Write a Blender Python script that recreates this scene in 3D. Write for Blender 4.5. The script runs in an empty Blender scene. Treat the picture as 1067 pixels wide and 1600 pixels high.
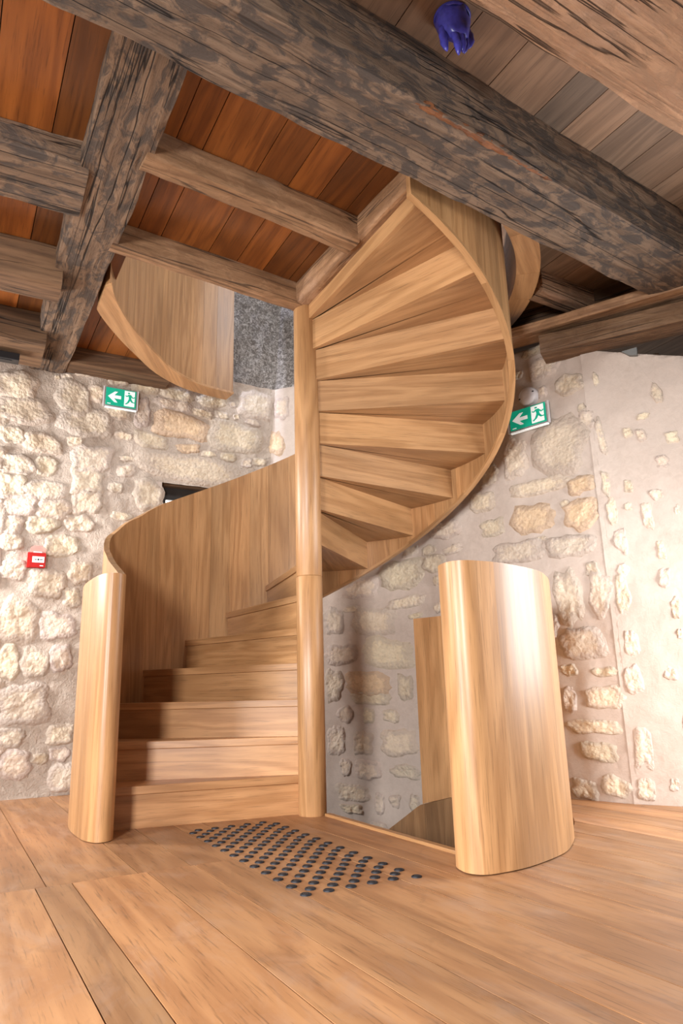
import bpy, bmesh, math, random
from mathutils import Vector, Matrix, noise
random.seed(11)
SC = bpy.context.scene
COL = SC.collection
R_ = math.radians

# ------------------------------------------------------------------ camera
cam = bpy.data.cameras.new('camera'); camo = bpy.data.objects.new('camera', cam); COL.objects.link(camo)
cr_, cu_, cf_ = Vector((0.99957, 0.0162, -0.0263)), Vector((0.0285, -0.2474, 0.9685)), Vector((-0.0094, 0.9688, 0.2477))
cf_.normalize(); cr_ = (cr_ - cf_ * cr_.dot(cf_)).normalized(); cu_ = cr_.cross(cf_)
M3 = Matrix((cr_, cu_, -cf_)).transposed()
camo.matrix_world = Matrix.Translation((0.2126, -3.6233, 0.5709)) @ M3.to_4x4()
cam.sensor_fit = 'HORIZONTAL'; cam.sensor_width = 36.0; cam.lens = 36.0 * 1096.0 / 1067.0
cam.clip_start = 0.02
SC.camera = camo

# ------------------------------------------------------------------ light and exposure
SC.view_settings.view_transform = 'Standard'; SC.view_settings.look = 'None'
SC.view_settings.gamma = 1.0; SC.view_settings.use_curve_mapping = False
SC.view_settings.exposure = 0.10
w = bpy.data.worlds.new('world'); SC.world = w; w.use_nodes = True
w.node_tree.nodes['Background'].inputs[0].default_value = (0.94, 0.97, 1.0, 1)
w.node_tree.nodes['Background'].inputs[1].default_value = 0.23
def area(name, loc, target, sx, sy, power, col, spread=180):
    l = bpy.data.lights.new(name, 'AREA'); l.shape = 'RECTANGLE'; l.size = sx; l.size_y = sy
    l.energy = power; l.color = col; l.spread = R_(spread)
    o = bpy.data.objects.new(name, l); COL.objects.link(o); o.location = loc
    o.rotation_euler = (Vector(target) - Vector(loc)).to_track_quat('-Z', 'Y').to_euler()
    return o
area('window_light_left', (-2.72, -0.20, 1.66), (-0.9, 0.75, 1.25), 0.34, 0.75, 48, (0.98, 0.98, 1.0), 150)
area('window_light_right', (2.45, -0.75, 1.25), (1.2, -1.6, 0.9), 0.8, 1.4, 54, (0.88, 0.94, 1.0))
area('window_light_far_right', (2.75, -1.75, 0.70), (1.85, -0.1, 0.65), 0.5, 0.9, 20, (0.96, 0.98, 1.0), 90)
area('window_light_far_left', (-3.0, -3.3, 0.95), (0.6, -0.9, 0.2), 0.9, 1.0, 85, (0.96, 0.98, 1.0), 140)
area('window_light_behind', (-1.0, -5.2, 1.35), (0.4, 0.4, 0.3), 0.5, 0.9, 70, (0.98, 0.98, 1.0), 100)
area('upper_fill_front', (1.0, -0.5, 4.5), (-0.8, 0.7, 3.0), 0.5, 0.5, 22, (0.92, 0.95, 1.0), 110)  # added fill lamp to brighten the upper guard
area('upper_fill_blue', (-2.2, 0.35, 4.45), (0.1, 1.35, 2.9), 0.6, 0.6, 45, (0.66, 0.74, 1.0), 80)  # added lamp for the bluish strip on the upper wall, source unseen

# ------------------------------------------------------------------ frames of the room: u along the beams, v along the boards
JD = Vector((0.8660254, 0.5, 0)); PD = Vector((-0.5, 0.8660254, 0)); Z = Vector((0, 0, 1))
def uv(u, v, z=0.0): return JD * u + PD * v + Z * z
CX, CY, RI, H = -0.0422, -0.0914, 1.12, 0.18
def onc(a, r=RI): return (CX + r * math.cos(R_(a)), CY + r * math.sin(R_(a)))
def catmull(P, n=10):
    out = []
    for i in range(len(P) - 1):
        p0, p1, p2, p3 = P[max(i-1, 0)], P[i], P[i+1], P[min(i+2, len(P)-1)]
        for j in range(n):
            t = j / n
            out.append(tuple(.5*((2*p1[k]) + (-p0[k]+p2[k])*t + (2*p0[k]-5*p1[k]+4*p2[k]-p3[k])*t*t + (-p0[k]+3*p1[k]-3*p2[k]+p3[k])*t**3) for k in range(len(p1))))
    out.append(tuple(P[-1])); return out
class Line2:
    def __init__(s, P):
        s.P = [(p[0], p[1]) for p in P]; s.L = [0.0]
        for a, b in zip(s.P, s.P[1:]): s.L.append(s.L[-1] + math.dist(a, b))
        s.len = s.L[-1]
    def at(s, t):
        i = 0
        while i < len(s.P) - 2 and s.L[i+1] < t: i += 1
        a, b = s.P[i], s.P[i+1]; l = s.L[i+1] - s.L[i]; k = (t - s.L[i]) / l
        return a[0]+(b[0]-a[0])*k, a[1]+(b[1]-a[1])*k, ((b[0]-a[0])/l, (b[1]-a[1])/l)

# ------------------------------------------------------------------ materials
def nodes(name):
    m = bpy.data.materials.new(name); m.use_nodes = True
    nt = m.node_tree; b = nt.nodes['Principled BSDF']
    def N(t, **k):
        n = nt.nodes.new(t)
        for a, v in k.items():
            if a.startswith('i_'): n.inputs[a[2:].replace('_', ' ')].default_value = v
            else: setattr(n, a, v)
        return n
    return m, nt, b, N, nt.links.new
def ramp(N, stops):
    r = N('ShaderNodeValToRGB'); e = r.color_ramp.elements
    e[0].position, e[0].color = stops[0][0], (*stops[0][1], 1)
    e[1].position, e[1].color = stops[-1][0], (*stops[-1][1], 1)
    for p, c in stops[1:-1]:
        x = e.new(p); x.color = (*c, 1)
    return r
def g3(v): return (v, v, v)
def wood(name, light, dark, rough=0.5, fine=34.0, rings=5.0, patch=None, patch_f=0.78, crack=0.0, bump=0.15, knots=0.25, spec=0.5, coat=0.0, wear=0.0):
    m, nt, b, N, L = nodes(name)
    at = N('ShaderNodeAttribute', attribute_name='gc')
    def noi(sx, sy, sz, detail=4.0, ro=0.55, dist=0.0):
        mp = N('ShaderNodeMapping'); mp.inputs['Scale'].default_value = (sx, sy, sz); L(at.outputs['Vector'], mp.inputs[0])
        n = N('ShaderNodeTexNoise'); n.inputs['Scale'].default_value = 1.0; n.inputs['Detail'].default_value = detail
        n.inputs['Roughness'].default_value = ro; n.inputs['Distortion'].default_value = dist
        L(mp.outputs[0], n.inputs['Vector']); return n.outputs['Fac']
    def math_(op, a, c=None, d=None):
        n = N('ShaderNodeMath', operation=op)
        for i, x in enumerate((a, c, d)):
            if x is None: continue
            if isinstance(x, (int, float)): n.inputs[i].default_value = x
            else: L(x, n.inputs[i])
        return n.outputs[0]
    def mix(f, a, c, mode='MIX'):
        n = N('ShaderNodeMix', data_type='RGBA', blend_type=mode)
        if isinstance(f, (int, float)): n.inputs[0].default_value = f
        else: L(f, n.inputs[0])
        for i, x in ((6, a), (7, c)):
            if isinstance(x, tuple): n.inputs[i].default_value = (*x, 1)
            else: L(x, n.inputs[i])
        return n.outputs[2]
    fineN = noi(3.0, fine * 3.6, fine * 3.6, 6, 0.68)
    big = noi(0.55, rings, rings, 3, 0.5, 0.4)
    ring = math_('MULTIPLY_ADD', math_('SINE', math_('MULTIPLY', big, 46.0)), 0.5, 0.5)
    f = math_('ADD', math_('MULTIPLY', ring, 0.38), math_('MULTIPLY', fineN, 0.62))
    f2 = math_('MULTIPLY_ADD', math_('SUBTRACT', f, 0.5), 1.25, 0.5)
    n0 = N('ShaderNodeClamp'); L(f2, n0.inputs[0])
    c = mix(n0.outputs[0], dark, light)
    pore = noi(7.0, fine * 7.0, fine * 7.0, 3, 0.6)
    rp0 = ramp(N, [(0.30, g3(0.62)), (0.44, g3(1.0))]); L(pore, rp0.inputs[0])
    c = mix(1.0, c, rp0.outputs[0], 'MULTIPLY')
    blot = noi(0.9, 4.0, 4.0, 2, 0.5)
    r0 = ramp(N, [(0.3, g3(0.80)), (0.7, g3(1.12))]); L(blot, r0.inputs[0])
    c = mix(1.0, c, r0.outputs[0], 'MULTIPLY')
    hgt = f
    if knots > 0:
        mp = N('ShaderNodeMapping'); mp.inputs['Scale'].default_value = (1.3, 4.0, 4.0); L(at.outputs['Vector'], mp.inputs[0])
        vo = N('ShaderNodeTexVoronoi'); vo.inputs['Scale'].default_value = 1.0; L(mp.outputs[0], vo.inputs['Vector'])
        rk = ramp(N, [(0.02, g3(0.35)), (0.09, g3(0.80)), (0.17, g3(1.0))]); L(vo.outputs['Distance'], rk.inputs[0])
        c = mix(knots, c, mix(1.0, c, rk.outputs[0], 'MULTIPLY'))
    if wear > 0:
        wn = noi(2.5, 5.0, 5.0, 6, 0.7, 0.6)
        rw = ramp(N, [(0.50, g3(0)), (0.68, g3(1))]); L(wn, rw.inputs[0])
        c = mix(math_('MULTIPLY', rw.outputs[0], wear), c, (0.44, 0.30, 0.22))
        wn2 = noi(3.0, 7.0, 7.0, 6, 0.7, 0.9)
        rw2 = ramp(N, [(0.34, g3(1)), (0.45, g3(0))]); L(wn2, rw2.inputs[0])
        c = mix(math_('MULTIPLY', rw2.outputs[0], wear * 0.8), c, (0.20, 0.10, 0.05))
    if patch:
        pn = noi(9.0, 17.0, 17.0, 6, 0.66, 0.7)
        rp = ramp(N, [(0.46, g3(0)), (0.56, g3(1))]); L(pn, rp.inputs[0])
        c = mix(math_('MULTIPLY', rp.outputs[0], patch_f), c, patch)
        hgt = math_('ADD', hgt, math_('MULTIPLY', pn, -1.4))
    if crack > 0:
        cn = noi(0.40, 12.0, 12.0, 3, 0.5, 0.25)
        cm = ramp(N, [(0.40, g3(0)), (0.48, g3(1))]); L(noi(1.1, 3.0, 3.0, 3, 0.6), cm.inputs[0])
        a = math_('ABSOLUTE', math_('SUBTRACT', cn, 0.5))
        rc0 = ramp(N, [(0.003, g3(1)), (0.013, g3(0))]); L(a, rc0.inputs[0])
        rc = N('ShaderNodeMix', data_type='RGBA', blend_type='MULTIPLY'); rc.inputs[0].default_value = 1; L(rc0.outputs[0], rc.inputs[6]); L(cm.outputs[0], rc.inputs[7]); rc.outputs[0].hide = True
        c = mix(math_('MULTIPLY', rc.outputs[2], crack), c, (0.012, 0.008, 0.006))
        hgt = math_('SUBTRACT', hgt, math_('MULTIPLY', rc.outputs[2], 1.5))
    oi = N('ShaderNodeObjectInfo'); c = mix(1.0, c, oi.outputs['Color'], 'MULTIPLY')
    L(c, b.inputs['Base Color'])
    rr = math_('MULTIPLY_ADD', fineN, 0.22, rough - 0.11); L(rr, b.inputs['Roughness'])
    b.inputs['Specular IOR Level'].default_value = spec
    b.inputs['Coat Weight'].default_value = coat; b.inputs['Coat Roughness'].default_value = 0.30
    bp = N('ShaderNodeBump'); bp.inputs['Strength'].default_value = bump; bp.inputs['Distance'].default_value = 0.004 if not patch else 0.010
    L(hgt, bp.inputs['Height']); L(bp.outputs[0], b.inputs['Normal'])
    return m
def masonry(name, c1, c2, c3, scale, bump, dist, dark=None, rim=None):
    m, nt, b, N, L = nodes(name)
    tc = N('ShaderNodeNewGeometry')
    n1 = N('ShaderNodeTexNoise'); n1.inputs['Scale'].default_value = scale; n1.inputs['Detail'].default_value = 9; n1.inputs['Roughness'].default_value = 0.66; n1.inputs['Distortion'].default_value = 0.5
    L(tc.outputs['Position'], n1.inputs['Vector'])
    n2 = N('ShaderNodeTexNoise'); n2.inputs['Scale'].default_value = 2.6; n2.inputs['Detail'].default_value = 5
    L(tc.outputs['Position'], n2.inputs['Vector'])
    r1 = ramp(N, [(0.32, c2), (0.62, c1)]); L(n1.outputs['Fac'], r1.inputs[0])
    r2 = ramp(N, [(0.42, g3(0)), (0.66, g3(1))]); L(n2.outputs['Fac'], r2.inputs[0])
    mx = N('ShaderNodeMix', data_type='RGBA'); L(r2.outputs[0], mx.inputs[0]); L(r1.outputs[0], mx.inputs[6]); mx.inputs[7].default_value = (*c3, 1)
    mf = N('ShaderNodeMath', operation='MULTIPLY'); L(r2.outputs[0], mf.inputs[0]); mf.inputs[1].default_value = 0.55; L(mf.outputs[0], mx.inputs[0])
    out = mx.outputs[2]
    if dark:
        n4 = N('ShaderNodeTexNoise'); n4.inputs['Scale'].default_value = 40; n4.inputs['Detail'].default_value = 8; n4.inputs['Roughness'].default_value = 0.7; n4.inputs['Distortion'].default_value = 1.2
        L(tc.outputs['Position'], n4.inputs['Vector'])
        r4 = ramp(N, [(0.44, g3(1)), (0.64, g3(0))]); L(n4.outputs['Fac'], r4.inputs[0])
        m4 = N('ShaderNodeMix', data_type='RGBA'); L(r4.outputs[0], m4.inputs[0]); L(out, m4.inputs[6]); m4.inputs[7].default_value = (*dark, 1); out = m4.outputs[2]
    if rim:
        ra = N('ShaderNodeAttribute', attribute_name='rim')
        na = N('ShaderNodeTexNoise'); na.inputs['Scale'].default_value = 34; na.inputs['Detail'].default_value = 6; na.inputs['Roughness'].default_value = 0.65
        L(tc.outputs['Position'], na.inputs['Vector'])
        sm = N('ShaderNodeMath', operation='MULTIPLY_ADD'); L(na.outputs['Fac'], sm.inputs[0]); sm.inputs[1].default_value = 1.5; L(ra.outputs['Fac'], sm.inputs[2])
        rr = ramp(N, [(0.0, g3(0)), (0.5, g3(0)), (1.0, g3(1))]); rs = N('ShaderNodeMath', operation='MULTIPLY'); L(sm.outputs[0], rs.inputs[0]); rs.inputs[1].default_value = 0.57; L(rs.outputs[0], rr.inputs[0])
        rr.color_ramp.elements[1].position = 0.44; rr.color_ramp.elements[2].position = 0.66
        mr = N('ShaderNodeMix', data_type='RGBA'); L(rr.outputs[0], mr.inputs[0]); L(out, mr.inputs[6]); mr.inputs[7].default_value = (*rim, 1); out = mr.outputs[2]
    oi = N('ShaderNodeObjectInfo'); mo = N('ShaderNodeMix', data_type='RGBA', blend_type='MULTIPLY'); mo.inputs[0].default_value = 1
    L(out, mo.inputs[6]); L(oi.outputs['Color'], mo.inputs[7]); L(mo.outputs[2], b.inputs['Base Color'])
    b.inputs['Roughness'].default_value = 0.92; b.inputs['Specular IOR Level'].default_value = 0.15
    n3 = N('ShaderNodeTexNoise'); n3.inputs['Scale'].default_value = scale * 4.5; n3.inputs['Detail'].default_value = 6; n3.inputs['Roughness'].default_value = 0.6
    L(tc.outputs['Position'], n3.inputs['Vector'])
    ad = N('ShaderNodeMath', operation='MULTIPLY_ADD'); L(n3.outputs['Fac'], ad.inputs[0]); ad.inputs[1].default_value = 0.35; L(n1.outputs['Fac'], ad.inputs[2])
    if rim:
        vv = N('ShaderNodeTexVoronoi'); vv.inputs['Scale'].default_value = 42; vv.feature = 'F1'; L(tc.outputs['Position'], vv.inputs['Vector'])
        a2 = N('ShaderNodeMath', operation='MULTIPLY_ADD'); L(vv.outputs['Distance'], a2.inputs[0]); a2.inputs[1].default_value = -0.55; L(ad.outputs[0], a2.inputs[2]); ad = a2
    bp = N('ShaderNodeBump'); bp.inputs['Strength'].default_value = bump; bp.inputs['Distance'].default_value = dist
    L(ad.outputs[0], bp.inputs['Height']); L(bp.outputs[0], b.inputs['Normal'])
    return m
def plain(name, col, rough=0.5, metal=0.0, emit=0.0, alpha=1.0, trans=0.0, noise_amt=0.06, spec=0.5):
    m, nt, b, N, L = nodes(name)
    tc = N('ShaderNodeNewGeometry'); n = N('ShaderNodeTexNoise'); n.inputs['Scale'].default_value = 60; n.inputs['Detail'].default_value = 3
    L(tc.outputs['Position'], n.inputs['Vector'])
    r = ramp(N, [(0.3, tuple(x * (1 - noise_amt) for x in col)), (0.7, tuple(min(1, x * (1 + noise_amt)) for x in col))]); L(n.outputs['Fac'], r.inputs[0])
    L(r.outputs[0], b.inputs['Base Color']); b.inputs['Roughness'].default_value = rough; b.inputs['Metallic'].default_value = metal
    b.inputs['Specular IOR Level'].default_value = spec
    if emit: L(r.outputs[0], b.inputs['Emission Color']); b.inputs['Emission Strength'].default_value = emit
    b.inputs['Alpha'].default_value = alpha; b.inputs['Transmission Weight'].default_value = trans
    return m

OAK = wood('stair_oak', (0.54, 0.295, 0.128), (0.32, 0.152, 0.055), rough=0.45, fine=40, rings=6, bump=0.08, coat=0.22)
OAKF = wood('floor_oak', (0.54, 0.285, 0.130), (0.32, 0.145, 0.060), rough=0.48, fine=22, rings=4, bump=0.10, knots=0.55, wear=0.42)
BOARD = wood('ceiling_board', (0.27, 0.086, 0.015), (0.115, 0.032, 0.005), rough=0.5, fine=26, rings=5, bump=0.10, knots=0.5)  # left bays: their shade is put into a deeper orange
BOARDG = wood('ceiling_board_lit', (0.30, 0.185, 0.11), (0.16, 0.092, 0.05), rough=0.6, fine=30, rings=6, bump=0.12, knots=0.5)  # same boards made greyer, window light put into the colour
BEAM = wood('old_beam', (0.27, 0.18, 0.118), (0.11, 0.070, 0.046), rough=0.75, fine=26, rings=7, patch=(0.052, 0.044, 0.040), crack=0.95, bump=0.75, knots=0.6, spec=0.25)
JOIST = wood('joist_oak', (0.40, 0.23, 0.12), (0.18, 0.088, 0.040), rough=0.65, fine=22, rings=6, patch=(0.15, 0.075, 0.036), patch_f=0.38, crack=0.7, bump=0.45, knots=0.6, wear=0.25, spec=0.3)
JOISTD = wood('dark_joist', (0.17, 0.095, 0.05), (0.06, 0.034, 0.02), rough=0.7, fine=22, rings=6, crack=0.8, bump=0.5, knots=0.6, spec=0.25)
BEAML = wood('pale_beam', (0.52, 0.30, 0.17), (0.30, 0.155, 0.085), rough=0.75, fine=18, rings=9, patch=(0.27, 0.155, 0.09), patch_f=0.6, crack=0.7, bump=1.0, knots=0.3, spec=0.2, wear=0.4)
MCOL = (0.56, 0.465, 0.39)
MORTAR = masonry('lime_mortar', (0.55, 0.455, 0.385), (0.48, 0.39, 0.325), (0.53, 0.44, 0.375), 30.0, 0.6, 0.005)
ROUGHM = masonry('rough_lime_mortar', (0.60, 0.50, 0.41), (0.47, 0.375, 0.30), (0.57, 0.47, 0.39), 20.0, 1.0, 0.024)
STONE = masonry('limestone', (0.76, 0.64, 0.50), (0.62, 0.49, 0.36), (0.70, 0.60, 0.49), 24.0, 1.0, 0.013, rim=MCOL)
SOOT = masonry('sooted_masonry', (0.50, 0.46, 0.42), (0.28, 0.25, 0.22), (0.42, 0.39, 0.36), 16.0, 0.7, 0.008, dark=(0.13, 0.112, 0.098))
GREEN = plain('sign_green', (0.0, 0.36, 0.22), 0.35, emit=0.35)
WHITE = plain('sign_white', (0.85, 0.88, 0.86), 0.35, emit=0.35)
PLEXI = plain('clear_plate', (0.85, 0.85, 0.88), 0.12, trans=0.75)
PLASTW = plain('white_plastic', (0.62, 0.58, 0.58), 0.4)
REDP = plain('red_plastic', (0.42, 0.014, 0.012), 0.6, spec=0.2)
LABELW = plain('white_label', (0.8, 0.78, 0.76), 0.5)
BLACK = plain('black_plastic', (0.012, 0.012, 0.014), 0.4)
PINKP = plain('clear_cover', (0.95, 0.55, 0.48), 0.12, trans=0.6)
STUDM = plain('dark_stud', (0.024, 0.025, 0.030), 0.5, metal=0.2, spec=0.3)
BLUE = plain('blue_rubber', (0.045, 0.042, 0.27), 0.32, noise_amt=0.25)
DARKW = plain('dark_frame', (0.018, 0.015, 0.013), 0.5)
PANE = plain('daylight_pane', (1.0, 0.97, 0.9), 0.1, emit=2.0)
SLATE = plain('slate', (0.16, 0.16, 0.15), 0.8)

# ------------------------------------------------------------------ mesh helpers
class MB:
    def __init__(s): s.v = []; s.f = []
    def add(s, verts, faces):
        o = len(s.v); s.v += [tuple(p) for p in verts]; s.f += [tuple(i + o for i in f) for f in faces]; return s
    def prism(s, poly, z0, z1, top=None, bot=None):
        """vertical prism of a plan outline (counter-clockwise); top / bot: per-corner heights instead of z1 / z0"""
        n = len(poly); a = sum(poly[i][0]*poly[(i+1) % n][1] - poly[(i+1) % n][0]*poly[i][1] for i in range(n))
        idx = list(range(n)) if a > 0 else list(range(n))[::-1]
        P = [poly[i] for i in idx]; T = [top[i] for i in idx] if top else [z1]*n; B = [bot[i] for i in idx] if bot else [z0]*n
        V = [(p[0], p[1], B[i]) for i, p in enumerate(P)] + [(p[0], p[1], T[i]) for i, p in enumerate(P)]
        F = [tuple(range(n))[::-1], tuple(range(n, 2*n))] + [(i, (i+1) % n, n + (i+1) % n, n + i) for i in range(n)]
        return s.add(V, F)
    def box(s, o, ax, ay, az):
        """box spanned from corner o by three edge vectors (right-handed)"""
        o, ax, ay, az = map(Vector, (o, ax, ay, az))
        V = [o, o+ax, o+ax+ay, o+ay, o+az, o+ax+az, o+ax+ay+az, o+ay+az]
        F = [(0,3,2,1), (4,5,6,7), (0,1,5,4), (1,2,6,5), (2,3,7,6), (3,0,4,7)]
        if ax.cross(ay).dot(az) < 0: F = [f[::-1] for f in F]
        return s.add(V, F)
    def disc(s, c, ex, ey, n, prof):
        """lathe about n: prof = [(radius, height), ...]"""
        c, ex, ey, n = map(Vector, (c, ex, ey, n)); K = 20; V = []; F = []
        for r, h in prof:
            for i in range(K):
                a = 2*math.pi*i/K; V.append(c + ex*(r*math.cos(a)) + ey*(r*math.sin(a)) + n*h)
        for j in range(len(prof)-1):
            for i in range(K):
                F.append((j*K+i, j*K+(i+1) % K, (j+1)*K+(i+1) % K, (j+1)*K+i))
        F.append(tuple(range((len(prof)-1)*K, len(prof)*K))); F.append(tuple(range(K))[::-1])
        return s.add(V, F)
    def build(s, name, mat, parent=None, axis=(0, 0, 1), tint=1.0, hue=0.0, smooth=35, bevel=0.0, side=None):
        me = bpy.data.meshes.new(name); me.from_pydata(s.v, [], s.f); me.update()
        if smooth:
            for p in me.polygons: p.use_smooth = True
            me.set_sharp_from_angle(angle=R_(smooth))
        a = Vector(axis).normalized(); b = Vector(side) if side else (Vector((0, 0, 1)).cross(a) if abs(a.z) < .9 else Vector((1, 0, 0)))
        b.normalize(); c = a.cross(b)
        off = Vector((random.uniform(0, 40), random.uniform(0, 40), random.uniform(0, 40)))
        at = me.attributes.new('gc', 'FLOAT_VECTOR', 'POINT'); buf = []
        for p in s.v:
            p = Vector(p); buf += [p.dot(a) + off.x, p.dot(b) + off.y, p.dot(c) + off.z]
        at.data.foreach_set('vector', buf)
        me.materials.append(mat)
        o = bpy.data.objects.new(name, me); COL.objects.link(o)
        if parent:
            o.parent = parent
            if parent.type == 'EMPTY': o.matrix_parent_inverse = Matrix.Translation(-parent.location)
        t = tint if isinstance(tint, tuple) else (tint * (1 + hue), tint, tint * (1 - hue))
        o.color = (*t, 1)
        if bevel:
            m = o.modifiers.new('bevel', 'BEVEL'); m.width = bevel; m.segments = 2; m.limit_method = 'ANGLE'; m.angle_limit = R_(40)
        return o
def root(name, label=None, cat=None, group=None, kind=None, loc=(0, 0, 0)):
    o = bpy.data.objects.new(name, None); COL.objects.link(o); o.empty_display_size = 0.1; o.location = loc
    return tag(o, label, cat, group, kind)
def tag(o, label=None, cat=None, group=None, kind=None):
    if label: o['label'] = label
    if cat: o['category'] = cat
    if group: o['group'] = group
    if kind: o['kind'] = kind
    return o
rnd = random.uniform

# ================================================================== WALLS
BACK = catmull([(-.42,1.50),(-.05,1.38),(.33,1.235),(.68,1.02),(.95,.72),(1.13,.48),(1.26,.345),(1.42,.20),(1.59,.059)], 12)
RIGHT = catmull([(1.59,.059),(1.77,-.04),(2.0,-.17),(2.4,-.40),(3.0,-.75)], 12)
LB, LR = Line2(BACK), Line2(RIGHT)
def wl(s, z): return uv(s, 1.6 - .055*z, z), Vector((-PD.x, -PD.y, -.055)).normalized(), JD
def wcurve(line):
    def f(s, z):
        x, y, d = line.at(s); return Vector((x, y, z)), Vector((d[1], -d[0], 0)), Vector((d[0], d[1], 0))
    return f
wb, wr = wcurve(LB), wcurve(LR)
def relief(p, amp): return noise.fractal(p * 3.2, 1.0, 2.0, 3) * amp + noise.fractal(p * 15.0, 0.9, 2.1, 4) * amp * 0.38 - 0.004
def rough_wall(name, fn, S, Zs, mat, hole=None, amp=0.016, top=None):
    mb = MB(); n = len(S)
    for z in Zs:
        for s_ in S:
            zz = min(z, top(s_)) if top else z
            p, nn, _t = fn(s_, zz)
            mb.v.append(tuple(p + nn * relief(p, amp)))
    for j in range(len(Zs) - 1):
        for i in range(n - 1):
            if hole and hole[0] - 1e-4 <= S[i] < hole[1] - 1e-4 and hole[2] - 1e-4 <= Zs[j] < hole[3] - 1e-4: continue
            mb.f.append((j*n+i, j*n+i+1, (j+1)*n+i+1, (j+1)*n+i))
    o = mb.build(name, mat, smooth=180); o['kind'] = 'structure'; return o
def steps(a, b, d, marks=()):
    pts = sorted({a, b, *marks}); out = []
    for p, q in zip(pts, pts[1:]):
        n = max(1, round((q - p) / d)); out += [p + (q - p) * i / n for i in range(n)]
    return out + [b]
WIN = (-.40, .24, 1.05, 2.03)
wall_left = rough_wall('wall_left', wl, steps(-3.6, .8, .026, WIN[:2]), steps(-.05, 2.885, .026, WIN[2:]), ROUGHM, WIN, amp=0.022)
wall_back = rough_wall('wall_back', wb, steps(-.3, LB.len, .026), steps(-1.6, 2.885, .026), MORTAR, amp=0.014, top=lambda s: 2.885 if s < 1.80 else max(2.56, 2.885 - (s - 1.80) * 4))
wall_right = rough_wall('wall_right', wr, steps(-.026, 0.60, .026) , steps(-.05, 2.42, .026), MORTAR, amp=0.012, top=lambda s: 2.43 - .36*s)
wall_upper = rough_wall('wall_upper', wl, steps(-1.4, .8, .03), steps(2.885, 4.3, .03), SOOT, amp=0.02)
wall_upper2 = rough_wall('wall_upper', wb, steps(-.3, LB.len, .03), steps(2.885, 4.3, .03), SOOT, amp=0.02)

# stones that show in the lime render: distance along the wall, height, width, height of the stone, tan or not
SL = [(-0.984,2.75,0.099,0.078,0), (-1.078,2.68,0.076,0.041,0), (-1.138,2.664,0.032,0.027,0), (-1.376,2.554,0.225,0.174,0), (-1.326,2.405,0.302,0.156,0), 
      (-1.019,2.536,0.203,0.207,0), (-0.925,2.384,0.312,0.18,0), (-0.886,2.598,0.104,0.101,0), (-0.736,2.476,0.171,0.083,0), (-0.744,2.733,0.13,0.085,0), 
      (-0.567,2.514,0.098,0.188,0), (-0.679,2.327,0.099,0.046,0), (-0.493,2.323,0.206,0.093,0), (-0.644,2.171,0.095,0.036,0), (-0.651,2.083,0.116,0.081,0), 
      (-0.883,2.129,0.225,0.159,0), (-0.901,1.985,0.178,0.166,0), (-0.891,1.837,0.17,0.138,0), (-0.493,1.925,0.185,0.208,0), (-0.716,1.954,0.084,0.067,0), 
      (-0.662,1.764,0.118,0.053,0), (-0.997,2.242,0.08,0.057,0), (-1.382,2.222,0.141,0.093,0), (-1.197,2.198,0.2,0.112,0), (-1.339,2.032,0.207,0.109,0), 
      (-1.157,2.048,0.123,0.12,0), (-1.354,1.899,0.147,0.124,0), (-1.164,1.888,0.252,0.11,0), (-1.305,1.767,0.192,0.115,0), (-1.089,1.769,0.193,0.109,0), 
      (-1.336,1.645,0.138,0.106,0), (-1.153,1.657,0.174,0.091,0), (-0.929,1.686,0.167,0.102,0), (-1.326,1.536,0.123,0.097,0), (-1.02,1.535,0.178,0.125,0), 
      (-1.3,1.36,0.13,0.119,0), (-1.085,1.283,0.189,0.162,0), (-0.898,1.372,0.134,0.141,0), (-1.245,1.062,0.202,0.219,0), (-1.019,1.02,0.19,0.16,0), 
      (-0.941,1.204,0.109,0.114,0), (-1.279,0.791,0.12,0.175,0), (-1.125,0.798,0.154,0.163,0), (-0.973,0.814,0.114,0.134,0), (-1.18,0.548,0.265,0.196,0), 
      (-1.224,0.356,0.148,0.096,0), (-1.193,0.201,0.162,0.146,0), (-0.946,0.357,0.149,0.107,0), (-0.937,0.243,0.104,0.075,0), (-0.919,0.096,0.126,0.142,0), 
      (-1.053,0.224,0.08,0.06,0), (-0.538,2.726,0.171,0.096,0), (-0.328,2.693,0.206,0.088,0), (-0.343,2.612,0.251,0.077,0), (-0.061,2.693,0.207,0.09,0), 
      (0.105,2.697,0.051,0.041,0), (-0.136,2.584,0.145,0.059,0), (0.022,2.592,0.1,0.06,0), (0.129,2.6,0.041,0.04,0), (0.291,2.726,0.232,0.207,0), (0.264,2.582,0.115,0.046,0), 
      (-0.274,2.468,0.357,0.164,1), (0.134,2.439,0.385,0.19,0), (-0.224,2.306,0.141,0.062,1), (0.084,2.283,0.12,0.059,0), (0.227,2.253,0.072,0.06,0), (0.33,2.277,0.094,0.06,0), 
      (-0.189,2.153,0.707,0.19,0), (-0.065,2.286,0.097,0.039,0), (-0.731,0.338,0.109,0.101,0), (-1.554,2.364,0.215,0.21,0), (-1.505,2.034,0.178,0.165,0), 
      (-1.493,1.707,0.212,0.201,0), (-1.481,1.389,0.209,0.235,0), (-1.438,0.927,0.206,0.227,0), (-1.407,0.591,0.205,0.221,0), (-1.376,0.263,0.203,0.18,0), 
      (0.003,2.842,0.12,0.071,0)]
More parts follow.
